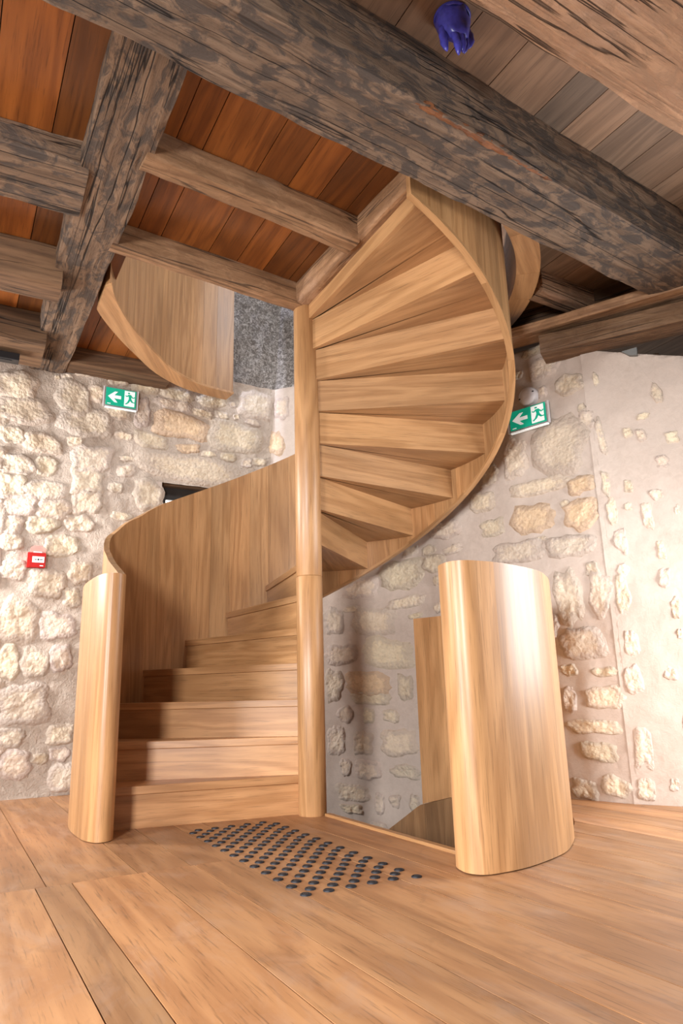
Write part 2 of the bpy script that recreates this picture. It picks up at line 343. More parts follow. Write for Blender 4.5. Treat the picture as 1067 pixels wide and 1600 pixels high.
SB = [(0.091,2.439,0.129,0.167,1), (0.146,2.716,0.108,0.149,0), (1.445,1.577,0.254,0.11,0), (1.145,1.48,0.121,0.057,0), (1.291,1.463,0.107,0.064,0), 
      (1.489,1.438,0.142,0.054,0), (1.333,1.37,0.173,0.101,0), (1.076,1.326,0.278,0.183,0), (0.748,1.265,0.243,0.125,0), (1.09,1.143,0.246,0.06,0), (0.671,1.124,0.096,0.044,0), 
      (0.539,1.043,0.134,0.169,0), (0.837,1.029,0.279,0.147,0), (0.928,0.814,0.325,0.185,0), (0.59,0.816,0.208,0.113,0), (0.528,0.616,0.113,0.188,0), 
      (0.782,0.622,0.283,0.134,1), (0.801,0.521,0.262,0.074,0), (1.05,0.586,0.104,0.138,0), (0.602,0.416,0.093,0.091,0), (0.773,0.406,0.075,0.082,0), 
      (0.937,0.405,0.112,0.073,0), (0.533,0.248,0.111,0.164,0), (0.725,0.235,0.12,0.137,0), (0.984,0.238,0.232,0.142,0), (0.592,0.077,0.073,0.096,0), 
      (0.751,0.064,0.155,0.111,0), (1.017,0.067,0.175,0.077,0), (0.637,-0.077,0.217,0.095,0), (0.829,-0.137,0.054,0.116,0), (0.934,-0.117,0.073,0.069,0), 
      (1.074,-0.124,0.055,0.09,0), (0.634,-0.175,0.135,0.047,0), (0.814,-0.267,0.108,0.038,0), (1.34,1.251,0.054,0.058,0), (1.337,1.076,0.054,0.057,0), 
      (1.149,1.044,0.099,0.034,0), (2.227,2.525,0.131,0.053,0), (2.282,2.409,0.159,0.12,0), (2.116,2.412,0.051,0.041,0), (2.423,2.252,0.133,0.108,0), 
      (2.262,2.255,0.055,0.063,0), (2.481,2.092,0.043,0.038,0), (2.335,1.9,0.271,0.286,0), (2.043,1.9,0.146,0.213,0), (1.835,1.845,0.145,0.105,0), (2.5,2.006,0.071,0.104,0), 
      (2.166,1.693,0.304,0.083,0), (2.423,1.648,0.136,0.098,1), (1.759,1.691,0.16,0.105,0), (2.117,1.503,0.226,0.157,1), (1.831,1.512,0.163,0.094,0), 
      (2.324,1.557,0.052,0.036,0), (2.411,1.482,0.163,0.149,1), (2.165,1.382,0.055,0.026,0), (2.007,1.332,0.304,0.112,0), (2.334,1.311,0.247,0.106,0), 
      (2.436,1.169,0.062,0.068,0), (2.292,1.039,0.13,0.256,0), (2.461,1.028,0.101,0.221,0), (2.332,0.789,0.203,0.147,0), (2.441,0.632,0.119,0.045,0), (2.252,0.649,0.079,0.06,0), 
      (2.239,0.501,0.064,0.112,0), (2.419,0.505,0.179,0.095,0), (2.348,0.362,0.244,0.063,0), (2.364,0.237,0.173,0.087,0), (2.262,0.056,0.124,0.087,0), 
      (2.428,0.075,0.128,0.085,0), (1.628,1.244,0.21,0.119,0), (1.734,0.996,0.255,0.151,0), (1.911,0.795,0.228,0.144,0), (1.595,0.626,0.203,0.112,0), 
      (1.965,0.476,0.169,0.103,0), (2.128,0.887,0.155,0.14,0)]
SR = [(0.04,2.237,0.03,0.084,0), (0.031,1.887,0.036,0.205,0), (0.026,1.63,0.039,0.121,0), (0.041,1.474,0.045,0.139,0), (0.066,1.306,0.063,0.123,0), (0.057,1.146,0.056,0.06,0), 
      (0.337,2.079,0.043,0.101,0), (0.168,1.892,0.041,0.05,0), (0.233,1.864,0.047,0.071,0), (0.255,1.965,0.056,0.032,0), (0.379,1.822,0.054,0.059,0), (0.319,1.699,0.06,0.062,0), 
      (0.136,1.597,0.041,0.07,0), (0.269,1.526,0.055,0.054,0), (0.21,1.421,0.046,0.122,0), (0.353,1.42,0.026,0.06,0), (0.122,1.483,0.035,0.038,0), (0.253,1.231,0.036,0.086,0), 
      (0.04,1.03,0.062,0.178,0), (0.056,0.773,0.061,0.128,0), (0.043,0.593,0.078,0.125,0), (0.047,0.258,0.077,0.168,0), (0.038,0.069,0.07,0.088,0), (0.249,1.083,0.047,0.091,0), 
      (0.286,0.934,0.041,0.101,0), (0.218,0.615,0.052,0.055,0), (0.283,0.804,0.023,0.044,0), (0.169,0.094,0.039,0.052,0), (0.491,1.735,0.069,0.081,0), 
      (0.451,1.236,0.085,0.096,0), (0.373,0.768,0.084,0.08,0), (0.291,0.379,0.083,0.077,0)]
def stone(parent, fn, s0, z0, w_, h_, tan, wamp, mat=STONE, amp=1.0, pale=0):
    K = 26; mb = MB(); rings = (1.0, .93, .82, .66, .45, .22); rim = []
    seed = Vector((s0 * 7.3, z0 * 5.1, rnd(0, 50))); sq = rnd(2.4, 4.5); rot = rnd(-.14, .14)
    rise = min((0.005 + 0.05 * min(w_, h_)) * rnd(.7, 1.1), 0.013) * amp
    def put(x, y, rr):
        x, y = x*math.cos(rot) - y*math.sin(rot), x*math.sin(rot) + y*math.cos(rot)
        p, nn, t = fn(s0 + x, z0 + y)
        e = min(1.0, (1 - rr) / .22); e = e*e*(3 - 2*e)
        hgt = -.009 + (.009 + rise) * e + noise.fractal(seed + p * 20, .9, 2.2, 4) * (.0035 + .0055*e) + abs(noise.noise(p * 44 + seed)) * .006 * e
        mb.v.append(tuple(p + nn * (relief(p, wamp) + hgt))); rim.append(max(0.0, (rr - .45) / .55))
    for rr in rings:
        for i in range(K):
            a = 2*math.pi*i/K; ca, sa = math.cos(a), math.sin(a)
            rad = 1.0 / ((abs(ca)**sq + abs(sa)**sq) ** (1/sq))
            rad *= 1.03 + .34 * noise.noise(seed + Vector((ca*1.5, sa*1.5, 0))) + .16 * noise.noise(seed + Vector((ca*4, sa*4, 3))) * rr
            put(ca*rad*rr*w_*.64, sa*rad*rr*h_*.64, rr)
    put(0, 0, 0); nr = len(rings)
    for r0 in range(nr - 1):
        for i in range(K):
            j = (i+1) % K; mb.f.append((r0*K+i, r0*K+j, (r0+1)*K+j, (r0+1)*K+i))
    for i in range(K): mb.f.append(((nr-1)*K+i, (nr-1)*K+(i+1) % K, nr*K))
    k = rnd(.90, 1.07) + pale
    tint = (k*1.02, k*.89, k*.74) if tan else (k, k*rnd(.97, 1.0), k*rnd(.90, 1.0))
    o = mb.build('stone', mat, parent, tint=tint, smooth=70)
    at = o.data.attributes.new('rim', 'FLOAT', 'POINT'); at.data.foreach_set('value', rim)
    return o
for q in SL: stone(wall_left, wl, *q, .022, amp=1.2)
zz = .12
while zz < 2.6:
    uu = -3.4 + rnd(0, .2)
    while uu < -1.68:
        ww = rnd(.10, .26); stone(wall_left, wl, uu + ww/2, zz + rnd(-.02, .02), min(ww, -1.66 - uu), rnd(.09, .17), 0, .022, amp=1.2); uu += ww + rnd(.03, .12)
    zz += .195
for q in SB: stone(wall_back, wb, *q, .014)
for q in SR: stone(wall_right, wr, *q, .012, amp=.6, pale=.10)

# window in the wall behind the balustrade
win = root('window_1', kind='structure', loc=uv((WIN[0]+WIN[1])/2, 1.6, WIN[2]))
def wbox(name, mat, s0, s1, z0, z1, d0, d1, tint=1.0, axis=None):
    return MB().box(wl(s0, z0)[0] + PD*d0, JD*(s1-s0), PD*(d1-d0), Vector((0.0275*(z1-z0), -.0476*(z1-z0), z1-z0))).build(name, mat, win, axis=axis or JD, tint=tint)
wbox('reveal', MORTAR, WIN[0]-.06, WIN[0], WIN[2], WIN[3], -.004, .36)
wbox('reveal', MORTAR, WIN[1], WIN[1]+.06, WIN[2], WIN[3], -.004, .36)
wbox('sill', MORTAR, WIN[0], WIN[1], WIN[2]-.06, WIN[2], -.004, .36)
wbox('lintel', JOISTD, WIN[0]-.04, WIN[1]+.04, WIN[3]-.012, WIN[3]+.07, .045, .36)
for a, b_, c, d in ((WIN[0], WIN[1], WIN[3]-.10, WIN[3]-.012), (WIN[0], WIN[1], WIN[2], WIN[2]+.06), (WIN[0], WIN[0]+.05, WIN[2]+.06, WIN[3]-.10), (WIN[1]-.05, WIN[1], WIN[2]+.06, WIN[3]-.10)):
    wbox('window_frame', DARKW, a, b_, c, d, .07, .13)
wbox('pane', PANE, WIN[0]+.05, WIN[1]-.05, WIN[2]+.06, WIN[3]-.10, .09, .10)

# ================================================================== FLOOR
def arc(r, u0, u1, n=8):
    """plan points from u1 back to u0 on the front of the circle of the stairwell"""
    out = []
    for i in range(n + 1):
        u = u1 + (u0 - u1) * i / n; out.append((u, -math.sqrt(max(r*r - u*u, 0))))
    return out
def pl(q): return [tuple((uv(a, b))[:2]) for a, b in q]
def deck(name, zt, zb, r, edge, kind, mat, vback, vfront, open_v=None, cut_u=None, urange=(-4.2, 3.4)):
    """slab with the stairwell left open: everything beyond u = edge and inside the circle r"""
    mb = MB()
    if open_v is None: mb.prism(pl([(urange[0], vfront), (edge, vfront), (edge, vback), (urange[0], vback)]), zb, zt)
    else:
        mb.prism(pl([(urange[0], vfront), (edge, vfront), (edge, open_v), (urange[0], open_v)]), zb, zt)
        mb.prism(pl([(urange[0], open_v), (cut_u, open_v), (cut_u, vback), (urange[0], vback)]), zb, zt)
    mb.prism(pl([(edge, vfront), (r, vfront)] + arc(r, edge, r, 16)), zb, zt)
    mb.prism(pl([(r, vfront), (urange[1], vfront), (urange[1], 1.2), (r, 1.2)]), zb, zt)
    o = mb.build(name, mat, smooth=0); o['kind'] = 'structure'; return o
EDGE = 0.035
floor = deck('floor', -.034, -.14, 1.2, EDGE, 'floor', DARKW, 2.6, -4.6)
def plank(parent, poly, z0, z1, mat, tint, hue=0.0, name='plank'):
    return MB().prism(pl(poly), z0, z1).build(name, mat, parent, axis=PD, tint=tint, hue=hue, smooth=0, bevel=0)
G = .0019
def lay(us, v0, v1, mat, z0, z1, parent, tints, joints=True, circle=None, edge=None, lo=.9, hi=1.08):
    for i, (a, b) in enumerate(zip(us, us[1:])):
        t = tints.get(i) if tints else None
        if t is None: t = (rnd(lo, hi), rnd(-.03, .03))
        a2, b2 = a + G, b - G
        if circle and edge is not None and b > edge + .01 and a < circle - .01:
            a3 = max(a2, edge); bb = min(b2, circle)
            poly = [(a3, v0), (b2, v0)] + ([(b2, -.0)] if b2 > circle else []) + arc(circle, a3, bb, 6)
            plank(parent, poly, z0, z1, mat, t[0], t[1]); continue
        cuts = [v0] + ([rnd(v0 + 1.0, v1 - .6)] if joints and v1 - v0 > 2 and rnd(0, 1) < .6 else []) + [v1]
        for c, d in zip(cuts, cuts[1:]):
            plank(parent, [(a2, c + G), (b2, c + G), (b2, d - G), (a2, d - G)], z0, z1, mat, t[0] * (rnd(.96, 1.04) if len(cuts) > 2 else 1), t[1])
# beyond the cross joint at v = -0.66, then in front of it, then the boards that run past it
lay([-3.5, -3.2, -2.96, -2.7, -2.42, -2.16, -1.86, -1.56, -1.272, -.985, -.804, -.64], -.66, 1.75, OAKF, -.03, 0, floor, {7: (1.03, .02), 8: (1.05, .02), 9: (.98, .02), 10: (.88, .03)}, joints=False)
lay([-3.5, -3.24, -3.0, -2.72, -2.45, -2.2, -1.92, -1.62, -1.305, -1.196, -.957, -.79, -.64], -4.4, -.66, OAKF, -.03, 0, floor, {6: (1.18, .03), 7: (1.22, .03), 8: (.98, -.02), 9: (1.26, .05), 10: (1.05, .03), 11: (.95, .01)}, joints=False)
lay([-.64, -.507, -.317, -.15, EDGE], -4.4, 1.75, OAKF, -.03, 0, floor, {0: (.96, .02), 1: (.95, .04), 2: (.93, .03), 3: (.97, .05)}, joints=False)
lay([EDGE, .16, .302, .47, .66, .83, 1.0, 1.17, 1.36], -4.4, .1, OAKF, -.03, 0, floor, {0: (.98, .02), 1: (.94, .0), 2: (1.0, -.02), 3: (.95, -.03), 4: (.98, -.03)}, circle=1.2, edge=EDGE)
lay([1.36, 1.5, 1.68, 1.84, 2.0, 2.2, 2.4, 2.6, 2.8, 3.0], -4.4, .6, OAKF, -.03, 0, floor, None, joints=False)

# ================================================================== CEILING
ZC = 2.83
ceiling = deck('ceiling', 2.92, 2.865, 1.28, .03, 'ceiling', DARKW, 2.2, -5.2, open_v=.02, cut_u=-.99, urange=(-4.2, 3.6))
bt = {}
lay([-3.4, -3.1, -2.8, -2.5, -2.2, -1.93, -1.668, -1.447, -1.2, -.987], -1.45, 1.7, BOARD, ZC, ZC+.028, ceiling, {6: (1.35, .04), 5: (1.2, .03), 7: (.75, .0), 8: (1.0, .02)}, joints=False, lo=.85, hi=1.15)
lay([-.987, -.87, -.615, -.453, -.295, -.13, .0], -1.45, -.02, BOARD, ZC, ZC+.028, ceiling, {0: (.95, .02), 1: (1.02, .03), 2: (.92, .03), 3: (1.12, .02), 4: (.72, 0), 5: (.66, 0)}, joints=False)
lay([.0, .27, .43, .63, .85, 1.085, 1.265, 1.45, 1.7, 1.95, 2.2, 2.5, 2.8, 3.1], -1.45, .6, BOARDG, ZC, ZC+.028, ceiling, {6: (1.25, .02), 5: (.9, .02), 7: (.95, -.03)}, circle=1.28, edge=.03)
lay([-3.2, -2.9, -2.6, -2.3, -2.0, -1.7, -1.4, -1.15, -.92, -.69, -.456, -.218, .003, .268, .432, .629, .85, 1.083, 1.3, 1.55, 1.8, 2.1, 2.4, 2.7, 3.0], -5.0, -1.45, BOARDG, ZC, ZC+.028, ceiling,
    {9: (.62, .12), 10: (.66, .12), 11: (.80, .10), 12: (.95, .06), 13: (.68, -.06), 14: (1.12, .04), 15: (.98, -.02), 16: (1.1, .0), 17: (1.15, -.03), 18: (1.1, -.03)}, joints=False)

for u0, u1, v0 in ((-.987, -.87, .78), (-.87, -.74, .98), (-.74, -.6, 1.13), (-.6, -.45, 1.28)):
    plank(ceiling, [(u0+G, v0), (u1-G, v0 + .1), (u1-G, 1.7), (u0+G, 1.7)], ZC, ZC+.028, BOARD, 1.0)
# beams -----------------------------------------------------------------
def beam(name, label, p0, p1, w_, z0, z1, mat, amp=.006, wane=.16, seed=0, group=None, tint=1.0, hue=0.0, seg=.05, w2=None, parent=None, kind=None):
    """rough-hewn timber between two plan points (u, v); underside at z0"""
    a, b = Vector(uv(*p0)), Vector(uv(*p1)); ax = (b - a); Ln = ax.length; ax.normalize(); sd = Vector((0, 0, 1)).cross(ax)
    n = max(4, int(Ln / seg)); prof = []; hh = (z1 - z0) / 2
    K = 7
    for e in range(4):
        for k in range(K):
            t = -1 + 2*k/K
            prof.append(((t, -1), (1, t), (-t, 1), (-1, -t))[e])
    m = len(prof); mb = MB(); zc = (z0 + z1) / 2
    for i in range(n + 1):
        c = a + ax * (Ln * i / n); wd = (w_ + ((w2 or w_) - w_) * i / n) / 2
        for x, y in prof:
            lim = 1.0
            ex = abs(x) * wd; ey = abs(y) * hh
            # waney rounded edges: pull the corners in by a length that wanders
            cr = wane * min(wd, hh) * (1 + .8 * noise.noise(Vector((i * seg * 1.3, seed * 9 + (x > 0) * 3, (y > 0) * 5))))
            dx, dy = wd - ex, hh - ey
            px, py = x * wd, y * hh
            if dx < cr and dy < cr:
                qx, qy = cr - dx, cr - dy; l = math.hypot(qx, qy)
                if l > cr: px = math.copysign(wd - cr + qx * cr / l, x); py = math.copysign(hh - cr + qy * cr / l, y)
            p = c + sd * px + Z * (zc + py)
            q = Vector((p.dot(ax) * .7, p.dot(sd) * 2.0, p.z * 2.0)) + Vector((seed * 3.7,) * 3)
            d = noise.fractal(q * 2.4, 1, 2, 2) * amp * 1.6 + noise.fractal(Vector((q.x * 9, q.y * 11, q.z * 11)), 1, 2, 3) * amp * .7
            out = (sd * px + Z * py).normalized()
            mb.v.append(tuple(p + out * d))
    for i in range(n):
        for k in range(m):
            mb.f.append((i*m+k, i*m+(k+1) % m, (i+1)*m+(k+1) % m, (i+1)*m+k))
    mb.f.append(tuple(range(m))[::-1]); mb.f.append(tuple(range(n*m, (n+1)*m)))
    # outward winding
    o = mb.build(name, mat, parent, axis=ax, side=sd, tint=tint, hue=hue, smooth=50)
    bm = bmesh.new(); bm.from_mesh(o.data); bmesh.ops.recalc_face_normals(bm, faces=bm.faces); bm.to_mesh(o.data); bm.free()
    return tag(o, label, 'beam', group)
beam('main_beam', 'thick dark weathered main beam with long cracks spanning above the staircase', (-2.5, -1.668), (3.1, -1.165), .32, 2.562, 2.835, BEAM, amp=.009, wane=.10, seed=1, seg=.035)
beam('cross_beam', 'dark hewn beam running from the main beam to the wall above the green exit sign', (-1.20, -1.36), (-1.205, 1.62), .262, 2.70, 2.835, BEAM, amp=.008, wane=.14, seed=2, w2=.225, seg=.035, tint=1.02, hue=.06)
beam('front_beam', 'pale brown rough beam nearest the ceiling glove, in front of the main beam', (-2.2, -2.24), (2.8, -2.05), .36, 2.57, 2.835, BEAML, amp=.006, wane=.12, seed=3)
beam('ceiling_joist', 'light oak joist between dark cross beam and the trimmer, middle of the bay', (-1.11, -.752), (-.06, -.655), .115, 2.685, 2.833, JOIST, amp=.006, wane=.3, seed=4, seg=.035)
beam('ceiling_joist', 'light oak joist whose end sits above the round central post', (-1.11, -.106), (-.05, -.016), .078, 2.695, 2.833, JOIST, amp=.004, wane=.22, seed=5, seg=.035)
beam('trimmer_joist', 'light oak trimmer along the top riser of the staircase', (-.035, .03), (.004, -1.26), .10, 2.70, 2.833, JOIST, amp=.004, wane=.3, seed=6, seg=.035, tint=1.05, hue=.03)
beam('ceiling_joist', 'broad grey joist left of the cross beam, nearest the main beam', (-3.2, -.38), (-1.29, -.445), .31, 2.68, 2.833, BEAM, amp=.009, wane=.2, seed=7, tint=1.25, hue=.03)
beam('ceiling_joist', 'dark brown joist left of the cross beam, second from the main beam', (-3.2, .36), (-1.28, .30), .22, 2.61, 2.833, JOISTD, amp=.007, wane=.2, seed=8, tint=1.5)
beam('ceiling_joist', 'dark joist against the wall above the black strip light', (-3.2, 1.12), (-1.27, 1.10), .36, 2.62, 2.833, JOISTD, amp=.007, wane=.2, seed=9, tint=1.2)
beam('wall_plate', 'dark wall plate above the exit sign behind the curved upper guard', (-1.10, 1.40), (-.42, 1.40), .24, 2.715, 2.833, JOISTD, amp=.006, wane=.2, seed=10, tint=1.1)
beam('ceiling_joist', 'pale oak joist beside the curved guard at the right wall', (1.085, -.725), (1.56, -.715), .11, 2.70, 2.833, BEAML, amp=.004, wane=.2, seed=11, tint=.9, hue=-.02)
beam('wall_plate', 'brown timber plate under the pale joist, behind the staircase edge', (1.08, -.30), (1.62, -1.30), .15, 2.55, 2.61, JOIST, amp=.004, wane=.16, seed=12, tint=1.15)
beam('wall_plate', 'dark filler board set back above the brown plate, closing the wall-head gap', (1.22, -.10), (1.95, -1.45), .12, 2.615, 2.833, JOISTD, amp=.004, wane=.1, seed=15)  # filler added to keep the open gap behind the plates dark
beam('wall_plate', 'lower brown timber resting on top of the bright right wall', (1.245, -.585), (1.99, -1.70), .17, 2.405, 2.515, JOIST, amp=.005, wane=.12, seed=13, tint=.62)
beam('ceiling_joist', 'short dark joist end in a wall pocket at the far right', (1.86, -.80), (2.7, -.50), .16, 2.30, 2.46, JOISTD, amp=.005, wane=.15, seed=14)

torn = MB(); nT = 60
mbm = bpy.data.objects['main_beam']
for i in range(nT + 1):
    u = -.50 + 1.02 * i / nT; vf = (-1.668 + (u + 2.5) * .0898) - .160
    wv = .5 + .5 * noise.noise(Vector((u * 6, 1.7, 0))); t_ = min(i, nT - i) / 8.0; t_ = min(1.0, t_)
    for k in range(7):
        a = math.pi * (k / 6 - .5) * 1.15 - math.pi * .25
        r = (.007 + .014 * wv * t_) * (1 + .5 * noise.noise(Vector((u * 40, k * 1.3, 2))))
        torn.v.append(tuple(uv(u, vf + .016 - r * math.cos(a), 2.576 + r * math.sin(a) * 1.1)))
for i in range(nT):
    for k in range(6): torn.f.append((i*7 + k, i*7 + k + 1, (i+1)*7 + k + 1, (i+1)*7 + k))
torn.build('torn_edge', JOIST, mbm, axis=JD, tint=(.66, .45, .33), smooth=30)
# ================================================================== STAIRCASE
# plan of the inside of the balustrade: from the arrival at -60 degrees round the back to 160, then in to the nose
CURL3 = catmull([(-1.03, .432, 1.615), (-1.073, .346, 1.563), (-1.105, .28, 1.50), (-1.118, .22, 1.455), (-1.110, .155, 1.405), (-1.083, .085, 1.345), (-1.045, .01, 1.305), (-1.0, -.075, 1.255), (-.93, -.21, 1.20), (-.86, -.36, 1.15), (-.80, -.49, 1.105)], 5)
INNER = [onc(a) for a in range(-61, 151, 2)] + [c[:2] for c in CURL3]
LI = Line2(INNER)
def pitch(a): return 1.26 + (109.3 - a) / 18.86 * .18 if a < 109.3 else 1.26 - (a - 109.3) / 15.22 * .18
def ang(p): 
    a = math.degrees(math.atan2(p[1] - CY, p[0] - CX)); return a + 360 if a < -90 else a
def ray_inner(o, d):
    best = None
    for a, b in zip(INNER, INNER[1:]):
        ex, ey = b[0]-a[0], b[1]-a[1]; det = d[0]*(-ey) + ex*d[1]
        if abs(det) < 1e-12: continue
        rx, ry = a[0]-o[0], a[1]-o[1]
        t = (rx*(-ey) + ex*ry) / det; k = (d[0]*ry - d[1]*rx) / det
        if t > .2 and -1e-6 <= k <= 1 + 1e-6: best = t if best is None else min(best, t)
    return best if best else 1.12
def thk(k): return R_(241.3) - k * .32910 - (.0634 * (7 - k) if k < 7 else 0)
def noff(k): return -.030 if k <= 5 else {6: -.016, 7: .004}.get(k, .027)
def rline(k, off, rin=.045, ext=.012):
    """two plan points of riser line k at the offset off: by the post and in the balustrade"""
    t = thk(k); ux, uy = math.cos(t), math.sin(t); o = (-off*uy, off*ux)
    T = ray_inner(o, (ux, uy)) + ext
    return (o[0] + ux*rin, o[1] + uy*rin), (o[0] + ux*T, o[1] + uy*T)
def inner_between(p, q, ext=.012):
    a, b = ang(p), ang(q)
    out = []
    for c in INNER:
        if b + .6 < ang(c) < a - .6:
            l = math.hypot(c[0]-CX, c[1]-CY); out.append((CX + (c[0]-CX)*(l+ext)/l, CY + (c[1]-CY)*(l+ext)/l))
    return sorted(out, key=lambda c: -ang(c))
stair = root('spiral_staircase', 'oak spiral staircase winding clockwise round a central post up to the ceiling', 'staircase', loc=(0, 0, 0))
for k in range(1, 17):
    f0, f1 = rline(k, noff(k)); zt = k * H
    tint = {1: (1.16, 1.10, 1.10), 2: (1.30, 1.28, 1.30), 3: (1.05, 1.02, .98)}.get(k, (rnd(.90, 1.0) if k > 8 else rnd(.94, 1.04),) * 3)  # pale glare on the lowest steps is put into their tint
    tv = tint  # upper steps get a darker tint that stands for their shade
    # riser
    a0, a1 = rline(k, noff(k) - .012); b0, b1 = rline(k, noff(k) - .037)
    zb = 0 if k == 1 else (k - 1) * H - .088
    t = thk(k)
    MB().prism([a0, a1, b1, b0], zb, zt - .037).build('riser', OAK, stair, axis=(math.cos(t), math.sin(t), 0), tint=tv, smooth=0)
    if k == 16: break
    c0, c1 = rline(k+1, noff(k+1) - .030)
    tread = [f0, f1] + inner_between(f1, c1) + [c1, c0]
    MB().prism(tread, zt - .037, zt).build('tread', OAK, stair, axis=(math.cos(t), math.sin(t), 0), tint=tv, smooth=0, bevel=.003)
    d0, d1 = rline(k+1, noff(k+1) - .012)
    sof = [b0, b1] + inner_between(b1, d1) + [d1, d0]
    MB().prism(sof, zt - .088, zt - .037).build('soffit', OAK, stair, axis=(math.cos(t - .15), math.sin(t - .15), 0), tint=rnd(.82, .90), smooth=0)  # underside shade put into the soffit tint
# landing nosing under the ceiling trimmer
n0, n1 = rline(16, .03, ext=.03); m0, m1 = rline(16, -.03, ext=.03)
MB().prism([n0, n1, m1, m0], 15*H, 16*H).build('landing_nosing', OAK, stair, axis=-PD, smooth=0)
# central post in two lengths
ex, ey = (1, 0, 0), (0, 1, 0)
def post(z0, z1, parent=stair): return MB().disc((0, 0, 0), ex, ey, (0, 0, 1), [(.066, z0), (.068, z0 + .003), (.068, z1 - .003), (.066, z1)]).build('post', OAK, parent, tint=rnd(1.0, 1.06))
post(0.0, 1.152); post(1.153, 2.70)
# balustrade staves
TOPS = [2.055 + (109.3 - a) * .00954 if a < 143 else 1.733 - (a - 143) * .0122 for a in range(-61, 151, 2)] + [c[2] for c in CURL3]
def at_len(s_):
    x, y, d = LI.at(s_); 
    import bisect
    i = min(max(bisect.bisect(LI.L, s_) - 1, 0), len(LI.L) - 2); k = (s_ - LI.L[i]) / (LI.L[i+1] - LI.L[i])
    zt = TOPS[i] + (TOPS[i+1] - TOPS[i]) * k
    return x, y, d, zt
TH = .029
def zbot(x, y):
    a = ang((x, y)); return max(0.0, pitch(a) - .285) if a < 175 else 0.0
s_ = 0.0
while s_ < LI.len - .02:
    wd = rnd(.075, .165); e = min(s_ + wd, LI.len)
    if LI.len - e < .06: e = LI.len
    n = max(2, int((e - s_) / .025)); I, O, ti, to, bi = [], [], [], [], []
    for j in range(n + 1):
        q = s_ + (e - s_) * j / n; q = min(max(q, s_ + .0004), e - .0004)
        x, y, d, zt = at_len(q); I.append((x, y)); O.append((x + d[1]*TH, y - d[0]*TH)); ti.append(zt); bi.append(zbot(x, y))
    mid = at_len((s_ + e) / 2)
    MB().prism(I + O[::-1], 0, 0, top=ti + ti[::-1], bot=bi + bi[::-1]).build('stave', OAK, stair, axis=(0, 0, 1), side=(mid[2][0], mid[2][1], 0), tint=rnd(.86, 1.08), hue=rnd(-.03, .03))
    s_ = e
# lower edge moulding of the balustrade, in glued lengths
q = 0.0
while ang(LI.at(q)[:2]) < 150:
    e = q + rnd(.30, .5); pts = []
    n = 10
    mb = MB()
    for j in range(n + 1):
        x, y, d, zt = at_len(q + (e - q - .0008) * j / n); z = zbot(x, y)
        i_, o_ = (x - d[1]*.002, y + d[0]*.002), (x + d[1]*(TH+.002), y - d[0]*(TH+.002))
        mb.v += [(*i_, z - .014), (*o_, z - .014), (*o_, z + .004), (*i_, z + .004)]
    for j in range(n):
        for k in range(4): mb.f.append((j*4 + k, (j+1)*4 + k, (j+1)*4 + (k+1) % 4, j*4 + (k+1) % 4))
    mb.f.append((0, 1, 2, 3)); mb.f.append((n*4+3, n*4+2, n*4+1, n*4))
    mid = at_len((q + e) / 2)
    mb.build('edge_moulding', OAK, stair, axis=(mid[2][0], mid[2][1], -.5), tint=rnd(.9, 1.05))
    q = e
# newel: the thick scroll that wraps the foot of the balustrade
NO = catmull([(-.80, -.49), (-.803, -.528), (-.825, -.552), (-.853, -.556), (-.90, -.522), (-.946, -.466), (-1.057, -.287), (-1.135, -.12), (-1.185, .03), (-1.20, .16)], 5)
def curl_out(k):
    q = LI.len * 1.0; s0 = LI.len - k * .72; x, y, d, zt = at_len(max(s0, 0)); return (x + d[1]*(TH+.001), y - d[0]*(TH+.001))
NI = [curl_out(k/16) for k in range(0, 17)]
cuts = [0, 20, 27, 34, 45]
for ci, (a, b_) in enumerate(zip(cuts, cuts[1:])):
    nI0 = round(a/45*16) if ci else 0; nI1 = round(b_/45*16)
    seg_o = NO[a:b_+1]; seg_i = NI[nI0:nI1+1]
    if ci == 0: seg_i = NI[1:nI1+1]; 
    MB().prism(seg_o + seg_i[::-1], .003, 1.108).build('newel', OAK, stair, tint=rnd(1.0, 1.1), hue=.02, side=(1, 0, 0))

# ================================================================== guard round the stairwell, standing on this floor
GO = catmull([(.538, -1.058), (.533, -1.105), (.541, -1.150), (.560, -1.190), (.60, -1.212), (.655, -1.197), (.775, -1.118), (.927, -.950), (1.005, -.796), (1.064, -.626), (1.125, -.38), (1.165, -.12), (1.155, .15), (1.06, .48), (.93, .70), (.70, .90)], 5)
def lowtop(x): return -.036 if x < 44.5 else -.036 - (x - 44.5) * .00496 if x < 56 else -.093 - (x - 56) * .0136
GI = [onc(a, 1.125) for a in range(-59, 57, 2)]
guard = root('stairwell_guard', 'pale curved oak guard with rounded nose standing by the stairwell opening', 'guard', loc=(.8, -.7, 0))
NOSE = 25
cutg = [0, NOSE, 28, 31, 34, 37, 40, 43, 47, 51, 55, 60, 65, 70, len(GO) - 1]
Lg = Line2(GO)
def gi(i): 
    if i == 0: return 0
    p = GO[i]; a = math.degrees(math.atan2(p[1]-CY, p[0]-CX)); return min(range(len(GI)), key=lambda j: abs((-59 + 2*j) - a))
